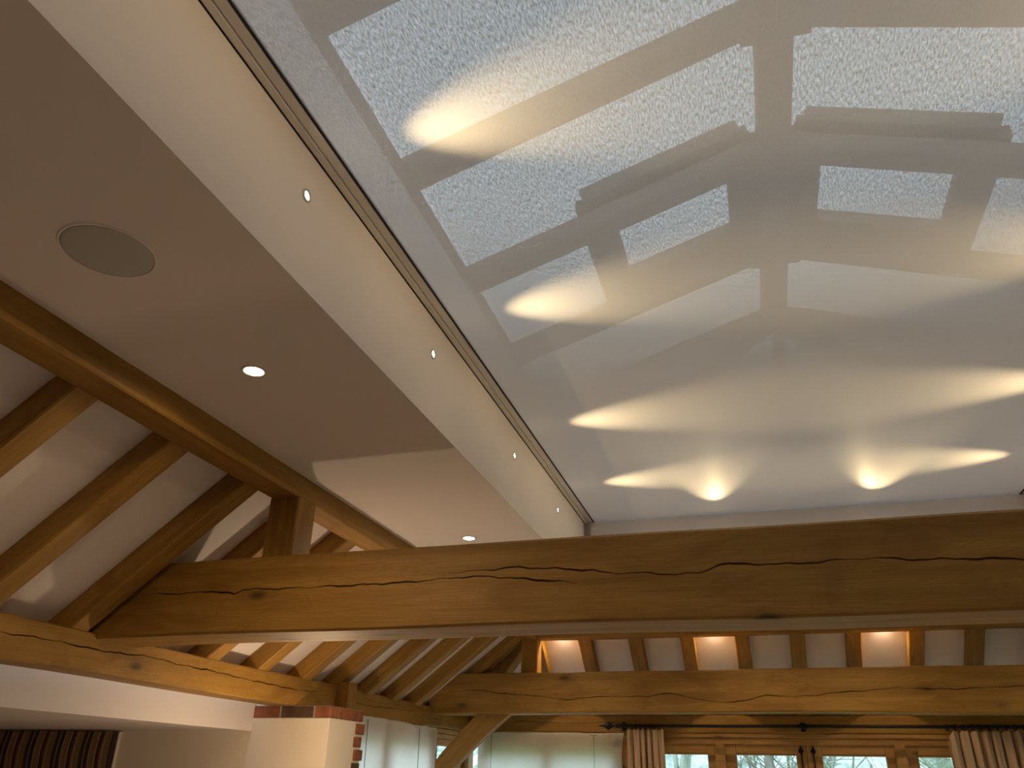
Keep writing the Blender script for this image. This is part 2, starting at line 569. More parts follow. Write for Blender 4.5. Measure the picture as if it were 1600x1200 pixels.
# ------------------------------------------------------------------ oak frame
A_CR = [(-2.438, 0.642), (-2.311, 0.637), (-2.182, 0.634), (-2.084, 0.64), (-2.02, 0.63), (-1.957, 0.625), (-1.922, 0.64), (-1.758, 0.635), (-1.605, 0.635), (-1.437, 0.634), (-1.225, 0.635), (-1.026, 0.643), (-0.913, 0.642), (-0.667, 0.615), (-0.598, 0.606), (-0.557, 0.598)]
B_CR = [(-1.085, 0.661), (-0.909, 0.664), (-0.817, 0.67), (-0.641, 0.656), (-0.522, 0.645), (-0.471, 0.632), (-0.361, 0.629), (-0.252, 0.618), (-0.153, 0.619), (-0.1, 0.646), (0.108, 0.635), (0.218, 0.636), (0.279, 0.641), (0.407, 0.639), (0.5, 0.629), (0.634, 0.625), (0.796, 0.616), (1.3, 0.60), (2.0, 0.61)]
F_CR = [(-2.55, 0.600), (-2.499, 0.607), (-2.332, 0.621), (-2.221, 0.625), (-2.073, 0.599), (-1.814, 0.583), (-1.682, 0.569), (-1.495, 0.545), (-1.321, 0.563), (-1.159, 0.569), (-0.847, 0.567), (-0.699, 0.591), (-0.478, 0.542), (-0.326, 0.522), (-0.163, 0.529), (0.024, 0.573), (0.134, 0.558), (0.357, 0.565), (0.491, 0.586), (0.707, 0.596), (0.879, 0.612), (1.106, 0.605), (1.308, 0.601), (1.439, 0.611), (1.707, 0.616), (2.4, 0.60)]
L_CR = [(2.20, 0.425), (2.331, 0.427), (2.428, 0.432), (2.534, 0.432), (2.74, 0.429), (2.871, 0.433), (2.975, 0.441), (3.095, 0.442), (3.234, 0.434), (3.516, 0.435), (3.806, 0.427), (4.001, 0.427), (4.256, 0.422), (4.414, 0.426), (4.564, 0.436)]
TX0, TX1 = -2.66, 2 * XC + 2.66
def tie(y, z0, z1, cracks, label):
    zc = (z0 + z1) / 2
    cr = [[(s - TX0, z - zc) for s, z in t] for t in cracks]
    o = timber('tie_beam', (TX0, y + 0.125, zc), (TX1, y + 0.125, zc), 0.25, z1 - z0, cracks=cr, wob=0.004, cham=0.009)
    return tag(o, label, 'beam', 'oak tie beams')
tie(2.70, 0.467, 0.768, [A_CR, B_CR], 'massive oak tie beam crossing the foreground, split by long drying cracks')
tie(6.50, 0.452, 0.755, [F_CR], 'distant oak tie beam with wavy crack, just above the curtain pole')
tie(-1.30, 0.467, 0.768, [], 'oak tie beam behind the viewer, out of the picture')

def post(x0, x1, y0, y1, z0, z1, label, name='post', group='short posts under the purlins'):
    o = timber(name, ((x0 + x1) / 2, (y0 + y1) / 2, z0), ((x0 + x1) / 2, (y0 + y1) / 2, z1), y1 - y0, x1 - x0, up=(1, 0, 0), wob=0.001)
    return tag(o, label, 'post', group)
post(-1.905, XP0 + 0.001, 2.76, 2.90, 0.766, 1.03, 'short oak post standing on the near tie beam under the left purlin')
post(-1.905, XP0 + 0.001, 6.60, 6.74, 0.753, 1.03, 'short oak post on the distant tie beam under the purlin corner')
post(2 * XC - XP0 - 0.001, 2 * XC + 1.905, 2.76, 2.90, 0.766, 1.03, 'short oak post on the near tie beam, beyond the right edge')
post(2 * XC - XP0 - 0.001, 2 * XC + 1.905, 6.60, 6.74, 0.753, 1.03, 'short oak post on the distant tie beam, beyond the right edge')

def tbox(name, b, axis, label, cat='beam', group=None, mat='oak', **kw):
    x0, x1, y0, y1, z0, z1 = b
    if axis == 'x':
        o = timber(name, (x0, (y0 + y1) / 2, (z0 + z1) / 2), (x1, (y0 + y1) / 2, (z0 + z1) / 2), y1 - y0, z1 - z0, mat=mat, **kw)
    elif axis == 'y':
        o = timber(name, ((x0 + x1) / 2, y0, (z0 + z1) / 2), ((x0 + x1) / 2, y1, (z0 + z1) / 2), x1 - x0, z1 - z0, mat=mat, **kw)
    else:
        o = timber(name, ((x0 + x1) / 2, (y0 + y1) / 2, z0), ((x0 + x1) / 2, (y0 + y1) / 2, z1), y1 - y0, x1 - x0, up=(1, 0, 0), mat=mat, **kw)
    if label: tag(o, label, cat, group)
    return o
PW = 0.132
tbox('purlin', (XP0 - PW, XP0, YN, YF + PW, 1.03, 1.21), 'y', 'oak purlin running beside the flat ceiling above the left rafters', group='oak purlins', wob=0.003)
tbox('purlin', (XP1, XP1 + PW, YN, YF + PW, 1.03, 1.21), 'y', 'oak purlin on the right roof slope, beyond the right edge', group='oak purlins', wob=0.003)
tbox('purlin', (XP0, XP1, YF, YF + PW, 1.03, 1.21), 'x', 'far oak purlin peeping out below the near tie beam', group='oak purlins', wob=0.002)

PT = 0.492
lz = (0.339 + PT) / 2
tbox('wall_plate', (XL - 0.17, XL, YN, 4.77, 0.339, PT), 'y', 'cracked oak wall plate above the white lintel at lower left', group='oak wall plates',
     cracks=[[(s - YN, z - lz) for s, z in L_CR]], wob=0.003)
XL2 = -2.63
tbox('wall_plate', (XL2 - 0.13, XL2, 4.87, YE + 0.15, 0.352, 0.50), 'y', 'oak wall plate over the small white blind beside the brick pier', group='oak wall plates',
     cracks=[[(0.15, 0.0), (0.5, -0.012), (0.9, 0.006), (1.3, 0.0)], [(1.9, -0.02), (2.1, -0.035), (2.3, -0.02), (2.5, -0.025)]], wob=0.002, crackw=0.002)
tbox('wall_plate', (XR, XR + 0.17, YN, YE + 0.15, 0.339, PT), 'y', 'oak wall plate of the right wall, beyond the right edge', group='oak wall plates')
tbox('wall_plate', (XL2, XR, YE, YE + 0.17, 0.357, PT), 'x', 'far oak wall plate directly behind the black curtain pole', group='oak wall plates',
     cracks=[[(0.35, 0.03), (0.9, 0.0), (1.4, 0.02), (2.0, 0.01)], [(3.0, 0.0), (3.6, -0.01), (4.2, 0.0), (5.0, -0.015)]], wob=0.002, crackw=0.002)
tbox('oak_block', (-2.634, -2.497, 4.77, 4.88, 0.339, 0.512), 'z', 'oak block sitting on the brick pier beneath a rafter foot', 'post')

# rafters
def rafter(y0, wdt, side, label, group, x_hi=-1.885, x_lo=-2.66, me=None):
    """common rafter on the left (side=-1) or right (+1) slope, from eaves to purlin"""
    n = 0.1 / math.sqrt(1 + K * K)
    yc = y0 + wdt / 2
    hh = 0.10
    dz = hh / 2 * math.sqrt(1 + K * K)
    p0 = Vector((x_lo, yc, under(x_lo) + dz))
    p1 = Vector((x_hi, yc, under(x_hi) + dz))
    if side > 0:
        p0.x, p1.x = 2 * XC - p0.x, 2 * XC - p1.x
    o = timber('rafter', p0, p1, wdt, hh, cut0=-K, cut1=-K, me=me, wob=0.0015)
    return tag(o, label, 'rafter', group)
LR = [(1.668, 'oak rafter at the left edge, nearest to the ceiling speaker'),
      (2.116, 'oak rafter second from the left edge, below the lit purlin'),
      (2.565, 'oak rafter butting against the front of the near tie beam end'),
      (3.005, 'oak rafter just behind the short post, passing left of it'),
      (3.44, 'oak rafter seen right of the short post on the near tie beam'),
      (3.89, 'second oak rafter under the near tie beam, from the left'),
      (4.35, 'third oak rafter under the near tie beam, just left of the block'),
      (4.77, 'oak rafter landing on the oak block above the brick pier'),
      (5.22, 'first oak rafter right of the oak block, over the small blind'),
      (5.64, 'second oak rafter right of the oak block, over the small blind'),
      (6.06, 'third oak rafter right of the oak block, beside the distant tie'),
      (6.58, 'oak rafter vanishing behind the left end of the distant tie beam')]
for y0, lab in LR:
    rafter(y0, 0.10, -1, lab, 'rafters of the left roof slope')
LRY = [y for y, _ in LR]
for y0 in (1.22, 0.77, 0.32, -0.13, -0.58, -1.03, -1.48, -1.93):
    LRY.append(y0)
    rafter(y0, 0.10, -1, 'oak rafter of the left slope, level with or behind the viewer', 'left rafters outside the frame')
for y0 in LRY:
    rafter(y0, 0.10, 1, 'oak rafter of the right roof slope, beyond the right edge', 'right rafters outside the frame')

# far slope: underside plane z = 1.03 - K*(y-6.73)
def far_under(y): return 1.03 - K * (y - (YF + PW))
FRX = [-1.877, -1.454, -1.03, -0.608, -0.18, 0.24, 0.652, 1.092, 1.50, 1.92, 2.345]
FLAB = ['oak rafter of the far slope half hidden behind the short post', 'first far oak rafter right of the brightly lit left panel', 'second far oak rafter right of the lit left panel',
        'far oak rafter on the left of the lit middle panel', 'far oak rafter on the right of the lit middle panel', 'second far oak rafter right of the lit middle panel',
        'far oak rafter on the left of the lit right panel', 'far oak rafter on the right of the lit right panel', 'far oak rafter nearest the right edge of the picture',
        'far oak rafter beyond the right edge of the picture', 'last far oak rafter beyond the right edge']
far_me = None
for x0, lab in zip(FRX, FLAB):
    dz = 0.05 * math.sqrt(1 + K * K)
    ya, yb = YF + PW - 0.02, YE + 0.07
    p0 = (x0 + 0.055, yb, far_under(yb) + dz)
    p1 = (x0 + 0.055, ya, far_under(ya) + dz)
    o = timber('rafter', p0, p1, 0.11, 0.10, cut0=-K, cut1=-K, wob=0.001)
    tag(o, lab, 'rafter', 'rafters of the far roof slope')
# hips in the far corners with one jack rafter each side
for s in (-1, 1):
    def mx(x): return x if s < 0 else 2 * XC - x
    a = Vector((mx(-1.88), YF + PW - 0.02, 1.055))
    b = Vector((mx(-2.66), YE + 0.09, 1.055 - K * 0.78))
    o = timber('hip_rafter', b, a, 0.075, 0.13, wob=0.001)
    tag(o, 'oak hip rafter in the far left roof corner beside the post' if s < 0 else 'oak hip rafter in the far right roof corner, unseen', 'rafter', 'hip rafters')
    if s < 0:
        o = rafter(7.0, 0.09, -1, 'short oak jack rafter low behind the distant tie beam', None, x_hi=-2.18)
        jk = timber('rafter', (-2.25, YE + 0.07, far_under(YE + 0.07) + 0.0636), (-2.25, 7.12, far_under(7.12) + 0.0636), 0.10, 0.10, cut0=-K, cut1=-K)
        tag(jk, 'short jack rafter of the far slope meeting the left hip', 'rafter')

# plaster panels between the rafters: children of the ceiling
pz = 0.10 * math.sqrt(1 + K * K) - 0.004
def slope_panel(x0, x1, y0, y1, side):
    t = 0.02
    vs = []
    for (x, y) in ((x0, y0), (x1, y0), (x1, y1), (x0, y1)):
        z = under(x) + pz
        X = x if side < 0 else 2 * XC - x
        vs += [(X, y, z), (X, y, z + t)]
    f = [(0, 2, 4, 6), (1, 3, 5, 7), (0, 1, 3, 2), (2, 3, 5, 4), (4, 5, 7, 6), (6, 7, 1, 0)]
    link('plaster_panel', mesh_from('plaster_panel', vs, f), 'plaster', ceiling, (0, 0, 0))
edges = sorted(y + 0.05 for y in LRY)
edges = [YN] + edges + [YF + PW]
for s in (-1, 1):
    for a, b in zip(edges, edges[1:]):
        slope_panel(-1.84, -2.80, a, b, s)
def far_panel(x0, x1):
    vs = []
    ya, yb = YF + PW - 0.06, YE + 0.22
    for (x, y) in ((x0, ya), (x1, ya), (x1, yb), (x0, yb)):
        z = far_under(y) + pz
        vs += [(x, y, z), (x, y, z + 0.02)]
    f = [(0, 2, 4, 6), (1, 3, 5, 7), (0, 1, 3, 2), (2, 3, 5, 4), (4, 5, 7, 6), (6, 7, 1, 0)]
    link('plaster_panel', mesh_from('plaster_panel', vs, f), 'plaster', ceiling, (0, 0, 0))
fe = [x + 0.055 for x in FRX]
for a, b in zip(fe, fe[1:]):
    far_panel(a, b)
# triangular corner panels on either side of each hip
for s in (-1, 1):
    def mx(x): return x if s < 0 else 2 * XC - x
    y0, y1 = YF + PW, YE + 0.22
    for tri in (((-1.83, y0 - 0.06), (-1.83, y1), (-2.80, y1)),):
        vs = []
        for (x, y) in tri:
            z = far_under(y) + pz
            vs += [(mx(x), y, z), (mx(x), y, z + 0.02)]
        f = [(0, 2, 4), (1, 3, 5), (0, 1, 3, 2), (2, 3, 5, 4), (4, 5, 1, 0)]
        link('plaster_panel', mesh_from('plaster_panel', vs, f), 'plaster', ceiling, (0, 0, 0))
    for tri in (((-1.84, y0), (-2.80, y0), (-2.80, y1)),):
        vs = []
        for (x, y) in tri:
            z = under(x) + pz
            vs += [(mx(x), y, z), (mx(x), y, z + 0.02)]
        f = [(0, 2, 4), (1, 3, 5), (0, 1, 3, 2), (2, 3, 5, 4), (4, 5, 1, 0)]
        link('plaster_panel', mesh_from('plaster_panel', vs, f), 'plaster', ceiling, (0, 0, 0))

# far post and curved brace under the distant tie
tbox('wall_post', (-2.775, -2.645, 6.52, 6.70, -H, 0.452), 'z', 'oak post under the left end of the distant tie beam', 'post')
tbox('wall_post', (XL2 - 0.12, XL2 + 0.01, YE - 0.005, YE + 0.14, -H, 0.36), 'z', 'oak corner post behind the curved brace', 'post', mat='oak')
tbox('wall_post', (XR - 0.02, XR + 0.12, 6.52, 6.70, -H, 0.452), 'z', 'oak post at the right end of the distant tie beam, unseen', 'post')
def brace(sgn, label):
    up_e = [(-2.665, 0.03), (-2.55, 0.165), (-2.43, 0.290), (-2.33, 0.385), (-2.25, 0.456)]
    lo_e = [(-2.655, -0.21), (-2.55, -0.07), (-2.444, 0.051), (-2.32, 0.17), (-2.19, 0.285), (-2.08, 0.375), (-1.973, 0.456)]
    # extend downwards to the post
    prof = [(-2.665, -0.22)] + up_e + [(-1.973, 0.456)] + lo_e[::-1][1:]
    n = len(prof)
    vs = [((x if sgn < 0 else 2 * XC - x), 6.57, z) for x, z in prof] + [((x if sgn < 0 else 2 * XC - x), 6.66, z) for x, z in prof]
    f = [tuple(range(n)), tuple(range(n, 2 * n))] + [(i, (i + 1) % n, n + (i + 1) % n, n + i) for i in range(n)]
    # rotate into a local frame whose x runs along the brace so the grain follows it
    ang = math.radians(44) if sgn < 0 else math.radians(136)
    R = Matrix.Rotation(-ang, 4, Vector((0, -1, 0)))
    o0 = Vector(vs[0])
    vs = [R @ (Vector(v) - o0) for v in vs]
    me = mesh_from('brace', vs, f)
    o = link('brace', me, 'oak')
    o.matrix_world = Matrix.Translation(o0 + Vector((0, 0, H))) @ R.inverted()
    tag(o, label, 'brace', 'curved oak braces')
brace(-1, 'curved oak brace rising from the left wall to the distant tie')
brace(1, 'curved oak brace at the right end of the distant tie, unseen')

# ------------------------------------------------------------------ windows and doors of the far wall
def bar(name, b, parent, mat='oak_pale', bevel=0.004):
    return box(name, b, mat, parent, bevel)
def window(n, kind, x0, x1, y, z0, z1, rails, name='window', extra=None):
    """glazed light in the far wall: frame of stiles and rails around one pane"""
    sl, sr, rt, rb = rails
    w = thing('%s_%d' % (name, n), None, None, ((x0 + x1) / 2, y, z0), kind='structure')
    bar('stile', (x0, x0 + sl, y, y + 0.05, z0, z1), w)
    bar('stile', (x1 - sr, x1, y, y + 0.05, z0, z1), w)
    bar('rail', (x0 + sl, x1 - sr, y, y + 0.05, z1 - rt, z1), w)
    bar('rail', (x0 + sl, x1 - sr, y, y + 0.05, z0, z0 + rb), w)
    bar('glazing_bead', (x0 + sl, x1 - sr, y + 0.008, y + 0.04, z1 - rt - 0.014, z1 - rt), w, bevel=0.002)
    box('pane', (x0 + sl, x1 - sr, y + 0.022, y + 0.028, z0 + rb, z1 - rt), 'glass', w)
    return w
YW = YE + 0.045
WT, WB = 0.275, -H
# structural mullions, header
struct(link('trim_1', boxes_mesh('trim_1', [(-2.5, XR, YE + 0.012, YE + 0.10, 0.322, 0.357), (-2.5, XR, YE + 0.028, YE + 0.11, 0.272, 0.323)], bevel=0.004), 'oak_pale'))
struct(box('trim_2', (-1.25, -1.13, YE + 0.0, YE + 0.13, -H, 0.325), 'oak_pale', bevel=0.006))
struct(box('trim_3', (-0.454, -0.367, YE + 0.005, YE + 0.13, -H, 0.285), 'oak_pale', bevel=0.012))
struct(box('trim_4', (0.936, 1.019, YE + 0.005, YE + 0.13, -H, 0.285), 'oak_pale', bevel=0.012))
struct(box('trim_5', (1.90, 2.02, YE + 0.0, YE + 0.13, -H, 0.325), 'oak_pale', bevel=0.006))
window(1, 'w', -1.13, -0.454, YW, -H, WT, (0.08, 0.06, 0.07, 0.12))
d1 = window(1, 'd', -0.367, 0.2735, YW, -H, WT, (0.088, 0.083, 0.07, 0.16), name='door')
d2 = window(2, 'd', 0.2765, 0.936, YW, -H, WT, (0.1155, 0.069, 0.07, 0.16), name='door')
window(2, 'w', 1.019, 1.90, YW, -H, WT, (0.083, 0.08, 0.07, 0.12))
struct(box('trim_7', (0.258, 0.292, YW + 0.05, YW + 0.064, -H, WT), 'oak_pale', bevel=0.003))
# black sliding bolts on the doors' meeting stiles
for d, x in ((d1, 0.232), (d2, 0.325)):
    b = thing('tmp', None, None, (x, YW, 0.0))
    off = Vector(b.location) - Vector(d.location)
    bpy.data.objects.remove(b)
    v, f = tube_mesh('r', [(0, -0.012, -0.35), (0, -0.012, 0.262)], 0.006, 8)
    bl = link('door_bolt', mesh_from('door_bolt', v, f), 'iron', d, off)
    link('bolt_bracket', boxes_mesh('bolt_bracket', [(-0.019, 0.019, -0.018, -0.001, 0.213, 0.237), (-0.009, 0.009, -0.02, -0.001, 0.20, 0.25)], bevel=0.003), 'iron', bl, (0, 0, 0))
# casement window behind the left far blind, with a sill wall
window(3, 'w', -2.52, -1.895, YW, -0.75, WT, (0.07, 0.05, 0.07, 0.09))
window(4, 'w', -1.895, -1.25, YW, -0.75, WT, (0.05, 0.07, 0.07, 0.09))
struct(box('wall_far_left', (-2.63, -1.25, YE + 0.02, YE + 0.2, -H, -0.75), 'plaster'))
window(5, 'w', 2.02, 2.60, YW, -0.75, WT, (0.07, 0.05, 0.07, 0.09))
window(6, 'w', 2.60, 3.175, YW, -0.75, WT, (0.05, 0.07, 0.07, 0.09))
struct(box('wall_far_right', (2.02, 3.2, YE + 0.02, YE + 0.2, -H, -0.75), 'plaster'))

# side windows: left wall beyond the pier, and the right wall
def side_window(n, x, y0, y1, z0, z1, fr=0.07):
    w = thing('window_%d' % n, None, None, (x, (y0 + y1) / 2, z0), kind='structure')
    bar('stile', (x - 0.025, x + 0.025, y0, y0 + fr, z0, z1), w)
    bar('stile', (x - 0.025, x + 0.025, y1 - fr, y1, z0, z1), w)
    bar('rail', (x - 0.025, x + 0.025, y0 + fr, y1 - fr, z1 - fr, z1), w)
    bar('rail', (x - 0.025, x + 0.025, y0 + fr, y1 - fr, z0, z0 + fr), w)
    box('pane', (x - 0.003, x + 0.003, y0 + fr, y1 - fr, z0 + fr, z1 - fr), 'glass', w)
    return w
struct(link('trim_6', boxes_mesh('trim_6', [(-2.74, -2.645, 4.70, 7.40, 0.315, 0.352), (-2.74, -2.66, 4.70, 7.40, 0.275, 0.313)], bevel=0.004), 'oak_pale'))
side_window(7, -2.70, 4.72, 5.60, -0.75, 0.275)
side_window(8, -2.70, 5.60, 6.50, -0.75, 0.275)
side_window(9, -2.70, 6.72, 7.40, -0.75, 0.275, fr=0.055)
struct(box('wall_left_far', (-2.80, -2.64, 4.70, 7.41, -H, -0.75), 'plaster'))
struct(link('wall_right', boxes_mesh('wall_right', [(XR, XR + 0.16, 4.6, YE + 0.2, -H, -0.75), (XR, XR + 0.16, YN, 4.6, -H, 0.35)]), 'plaster'))  # unseen; near stretch made windowless to cut the daylight on the lintel
yy = [4.6, 6.0, YE + 0.1]
for i, (a, b) in enumerate(zip(yy, yy[1:])):
    side_window(10 + i, XR + 0.08, a, b, -0.75, 0.345)

# ------------------------------------------------------------------ roof lantern
def lan_under(x): return 2.36 - 0.335 * (abs(x - XC) - 0.065)
lantern = thing('roof_lantern', 'timber framed glass roof lantern silhouetted above the translucent ceiling blind', 'roof lantern', (XC, (YU0 + YU1) / 2, 1.93))
YR0, YR1 = YU0 + 0.85, 4.25
def lt(name, p0, p1, w, h, **kw):
    return timber(name, p0, p1, w, h, mat='lantern', parent=lantern, wob=0.0, **kw)
lt('ridge_beam', (XC, YR0, 2.43), (XC, YR1, 2.43), 0.128, 0.14)
XE = 1.34
LY = [-0.74 + 0.71 * i for i in range(1, 8)]
LY = [4.12 - 0.71 * i for i in range(7)]
for y in LY:
    for s in (-1, 1):
        a = (XC + s * XE, y + 0.055, 2.36 - 0.335 * (XE - 0.065) + 0.045)
        b = (XC + s * 0.05, y + 0.055, 2.36 + 0.335 * 0.015 + 0.045)
        lt('lantern_rafter', a, b, 0.11, 0.088)
# boss where rafter pair meets the ridge
    lt('rafter_boss', (XC - 0.12, y + 0.075, 2.385), (XC + 0.12, y + 0.075, 2.385), 0.13, 0.075)
for s in (-1, 1):
    for (yr, yc) in ((YR1 - 0.05, YU1 + 0.07), (YR0 + 0.05, YU0 - 0.07)):
        lt('hip_rafter', (XC + s * XE, yc, 1.985), (XC + s * 0.02, yr, 2.41), 0.10, 0.09)
for (yr, yc) in ((YR1, YU1 + 0.06), (YR0, YU0 - 0.06)):
    lt('end_rafter', (XC + 0.02, yc, 1.985), (XC + 0.02, yr, 2.40), 0.065, 0.08)
# eaves kerb
for s in (-1, 1):
    lt('eaves_kerb', (XC + s * (XE + 0.045), YU0 - 0.1, 1.92), (XC + s * (XE + 0.045), YU1 + 0.1, 1.92), 0.12, 0.10)
for y in (YU0 - 0.06, YU1 + 0.06):
    lt('eaves_kerb', (XC - XE, y, 1.92), (XC + XE, y, 1.92), 0.12, 0.10)
# roof panes
def quad(name, pts, mat, parent, t=0.006):
    pts = [Vector(p) for p in pts]
    nrm = (pts[1] - pts[0]).cross(pts[2] - pts[0]).normalized()
    if nrm.z < 0: nrm = -nrm
    off = world_off(parent) - Vector((0, 0, H))
    vs = [p - off for p in pts] + [p + nrm * t - off for p in pts]
    n = len(pts)
    f = [tuple(range(n)), tuple(range(n, 2 * n))] + [(i, (i + 1) % n, n + (i + 1) % n, n + i) for i in range(n)]
    return link(name, mesh_from(name, vs, f), mat, parent, (0, 0, 0))
ey = sorted([y + 0.055 for y in LY])
for s in (-1, 1):
    for a, b in zip(ey, ey[1:]):
        quad('roof_pane', [(XC + s * XE, a, lan_under(XC + XE) + 0.092), (XC, a, lan_under(XC + 0.0) + 0.092), (XC, b, lan_under(XC) + 0.092), (XC + s * XE, b, lan_under(XC + XE) + 0.092)], 'glass', lantern)
    for (yr, yc, ya) in ((YR1, YU1 + 0.07, ey[-1]), (YR0, YU0 - 0.07, ey[0])):
        quad('roof_pane', [(XC + s * XE, ya, lan_under(XC + XE) + 0.092), (XC, ya, 2.474), (XC, yr, 2.474), (XC + s * XE, yc, lan_under(XC + XE) + 0.092)], 'glass', lantern)
for (yr, yc) in ((YR1, YU1 + 0.07), (YR0, YU0 - 0.07)):
    quad('roof_pane', [(XC - XE, yc, 2.025), (XC, yr, 2.474), (XC + XE, yc, 2.025)], 'glass', lantern)
# two opening vents between the third and fourth rafters from the far end
for s in (-1, 1):
    def P(x, y, dz): return (XC + s * x, y, 2.36 - 0.335 * (x - 0.065) + dz)
    y0, y1 = LY[2], LY[1] + 0.10
    lt('vent_stile', P(0.125, y0 + 0.02, 0.12), P(0.125, y1, 0.12), 0.15, 0.07)
    lt('vent_stile', P(0.78, y0 + 0.02, 0.14), P(0.78, y1, 0.14), 0.155, 0.06)
    lt('vent_rail', P(0.10, y0 + 0.06, 0.15), P(0.79, y0 + 0.06, 0.15), 0.13, 0.06)
    lt('vent_rail', P(0.10, y1 - 0.10, 0.15), P(0.84, y1 - 0.10, 0.15), 0.17, 0.07)
    lt('vent_hinge_cover', P(0.135, y0 + 0.0, 0.17), P(0.82, y0 + 0.0, 0.17), 0.05, 0.085)

# ------------------------------------------------------------------ the lantern blind
blind = thing('lantern_blind', 'grey woven blind drawn flat across the roof lantern in white side rails', 'blind', (XC, (YU0 + YU1) / 2, ZB))
FB0, FB1, FY0, FY1 = -0.958, 2 * XC + 0.958, YU0 + 0.005, 5.068
fab_v, fab_f = [], []
nx, ny = 24, 60
for j in range(ny + 1):
    for i in range(nx + 1):
        x = FB0 + (FB1 - FB0) * i / nx - XC
        y = FY0 + (FY1 - FY0) * j / ny - (YU0 + YU1) / 2
        fab_v.append((x, y, 0.004 + 0.0012 * math.sin(y * 2.1) * math.cos(x * 1.3)))
for j in range(ny):
    for i in range(nx):
        a = j * (nx + 1) + i
        fab_f.append((a, a + 1, a + nx + 2, a + nx + 1))
link('blind_cloth', mesh_from('blind_cloth', fab_v, fab_f, True), 'blind', blind)
for s in (-1, 1):
    def rb(name, xa, xb, za, zb, mat, bev=0.003):
        if s > 0: xa, xb = 2 * XC - xb, 2 * XC - xa
        return box(name, (xa, xb, YU0 + 0.002, YU1 - 0.002, za, zb), mat, blind, bev)
    r = rb('side_rail', XU0 + 0.003, -0.999, ZB, ZB + 0.045, 'metal_white')
    rb('side_rail', -0.998, -0.964, ZB + 0.002, ZB + 0.016, 'metal_white')
    rb('gap_shade_strip', -0.964, -0.9585, ZB - 0.0005, ZB + 0.012, 'gap', 0.0)  # black strip painted in for the dark gap at the cloth edge
    rb('gap_shade_strip', XU0 + 0.0002, XU0 + 0.0022, ZB - 0.001, ZB + 0.01, 'gap', 0.0)  # black strip painted in for the dark line between rail and upstand
box('head_box', (-0.985, 2 * XC + 0.985, 5.02, 5.068, ZB - 0.135, ZB - 0.001), 'metal_white', blind, 0.003)
box('head_box', (-0.985, 2 * XC + 0.985, YU0 + 0.002, YU0 + 0.045, ZB - 0.135, ZB - 0.001), 'metal_white', blind, 0.003)

# ------------------------------------------------------------------ lights the room has
def led(loc, rotz, label):
    """small LED in the upstand; its local -z beam points horizontally into the lantern well"""
    t = thing('led_spotlight', label, 'spotlight', loc, 'small LEDs in the lantern upstand')
    t.rotation_euler = (0, math.pi / 2, rotz)      # local +z -> horizontal direction rotz
    link('trim_ring', lathe('trim_ring', [(0.0125, 0.0005), (0.0125, 0.004), (0.018, 0.004), (0.020, 0.001), (0.020, 0.0)], 28), 'chrome', t)
    link('lamp_lens', lathe('lamp_lens', [(0.0, 0.0022), (0.009, 0.0020), (0.0126, 0.0010)], 24), 'led', t)
    spot(t, (0, 0, 0.006), P_LED, math.radians(42), 1.0, 0.006, (math.pi, math.radians(-8.5), 0), (1.0, 0.745, 0.40))
LEDY = [(1.427, 'largest small LED in the left upstand, nearest the speaker'), (2.338, 'second small LED along the left upstand'),
        (3.390, 'third small LED along the left upstand'), (4.276, 'farthest small LED in the left upstand, near the tie beam')]
for y, lab in LEDY:
    led((XU0 + 0.0005, y, 1.379), 0.0, lab)
for y in (0.48, -0.42):
    led((XU0 + 0.0005, y, 1.379), 0.0, 'small LED in the left upstand, outside the frame')
for y in (1.445, 2.405, 3.452, 4.34, 0.48, -0.42):
    led((XU1 - 0.0005, y, 1.379), math.pi, 'small LED in the right upstand, outside the frame')
for x in (-0.16, 0.745):
    led((x, 5.0195, 1.385), -math.pi / 2, 'small LED facing the viewer at the far end, hidden by the tie beam')

def downlight(loc, label, r=0.040, group='round recessed downlights', power=None, cone=110):
    t = thing('recessed_downlight', label, 'downlight', loc, group)
    link('trim_ring', lathe('trim_ring', [(r * 0.73, -0.0008), (r * 0.76, -0.002), (r * 0.95, -0.004), (r, -0.001), (r, 0.0)], 36), 'metal_white', t)
    link('lamp_lens', lathe('lamp_lens', [(0.0, -0.0035), (r * 0.5, -0.0033), (r * 0.74, -0.0015)], 32), 'led', t)
    spot(t, (0, 0, -0.008), power or P_DOWN, math.radians(cone), 1.0, 0.02)
    return t
downlight((-1.419, 1.860, ZC), 'glowing round downlight in the flat ceiling beside the purlin', cone=172, power=34)
downlight((-1.403, 3.842, ZC), 'smaller looking round downlight just above the near tie beam', cone=172, power=34)
for x, y in ((-1.41, -0.12), (2 * XC + 1.41, 1.86), (2 * XC + 1.41, 3.84), (2 * XC + 1.41, -0.12), (-0.1, 5.85), (0.7, 5.85), (-1.4, 5.8), (2.0, 5.8)):
    downlight((x, y, ZC), 'round ceiling downlight hidden from view or outside the frame', cone=140, power=P_DOWN * (1.5 if y > 5 else 1))
for x, lab in ((-1.605, 'left'), (-0.345, 'middle'), (0.928, 'right')):
    y = YF + PW + 0.045
    z = far_under(y) + pz
    t = downlight((x, y, z - 0.012), 'small spotlight hidden behind the far purlin, lighting the %s panel' % lab, 0.022, 'spotlights behind the far purlin', P_PANEL, 165)

# ceiling speaker
sp = thing('ceiling_speaker', 'round flush grey ceiling speaker in the flat plaster ceiling', 'speaker', (-1.405, 1.213, ZC))
link('grille', lathe('grille', [(0.0, -0.0035), (0.098, -0.0030), (0.1055, -0.0015), (0.1055, 0.0)], 64), 'grille', sp)
link('rim', lathe('rim', [(0.1057, 0.0), (0.1057, -0.003), (0.110, -0.0025), (0.112, 0.0)], 64), 'plaster', sp)

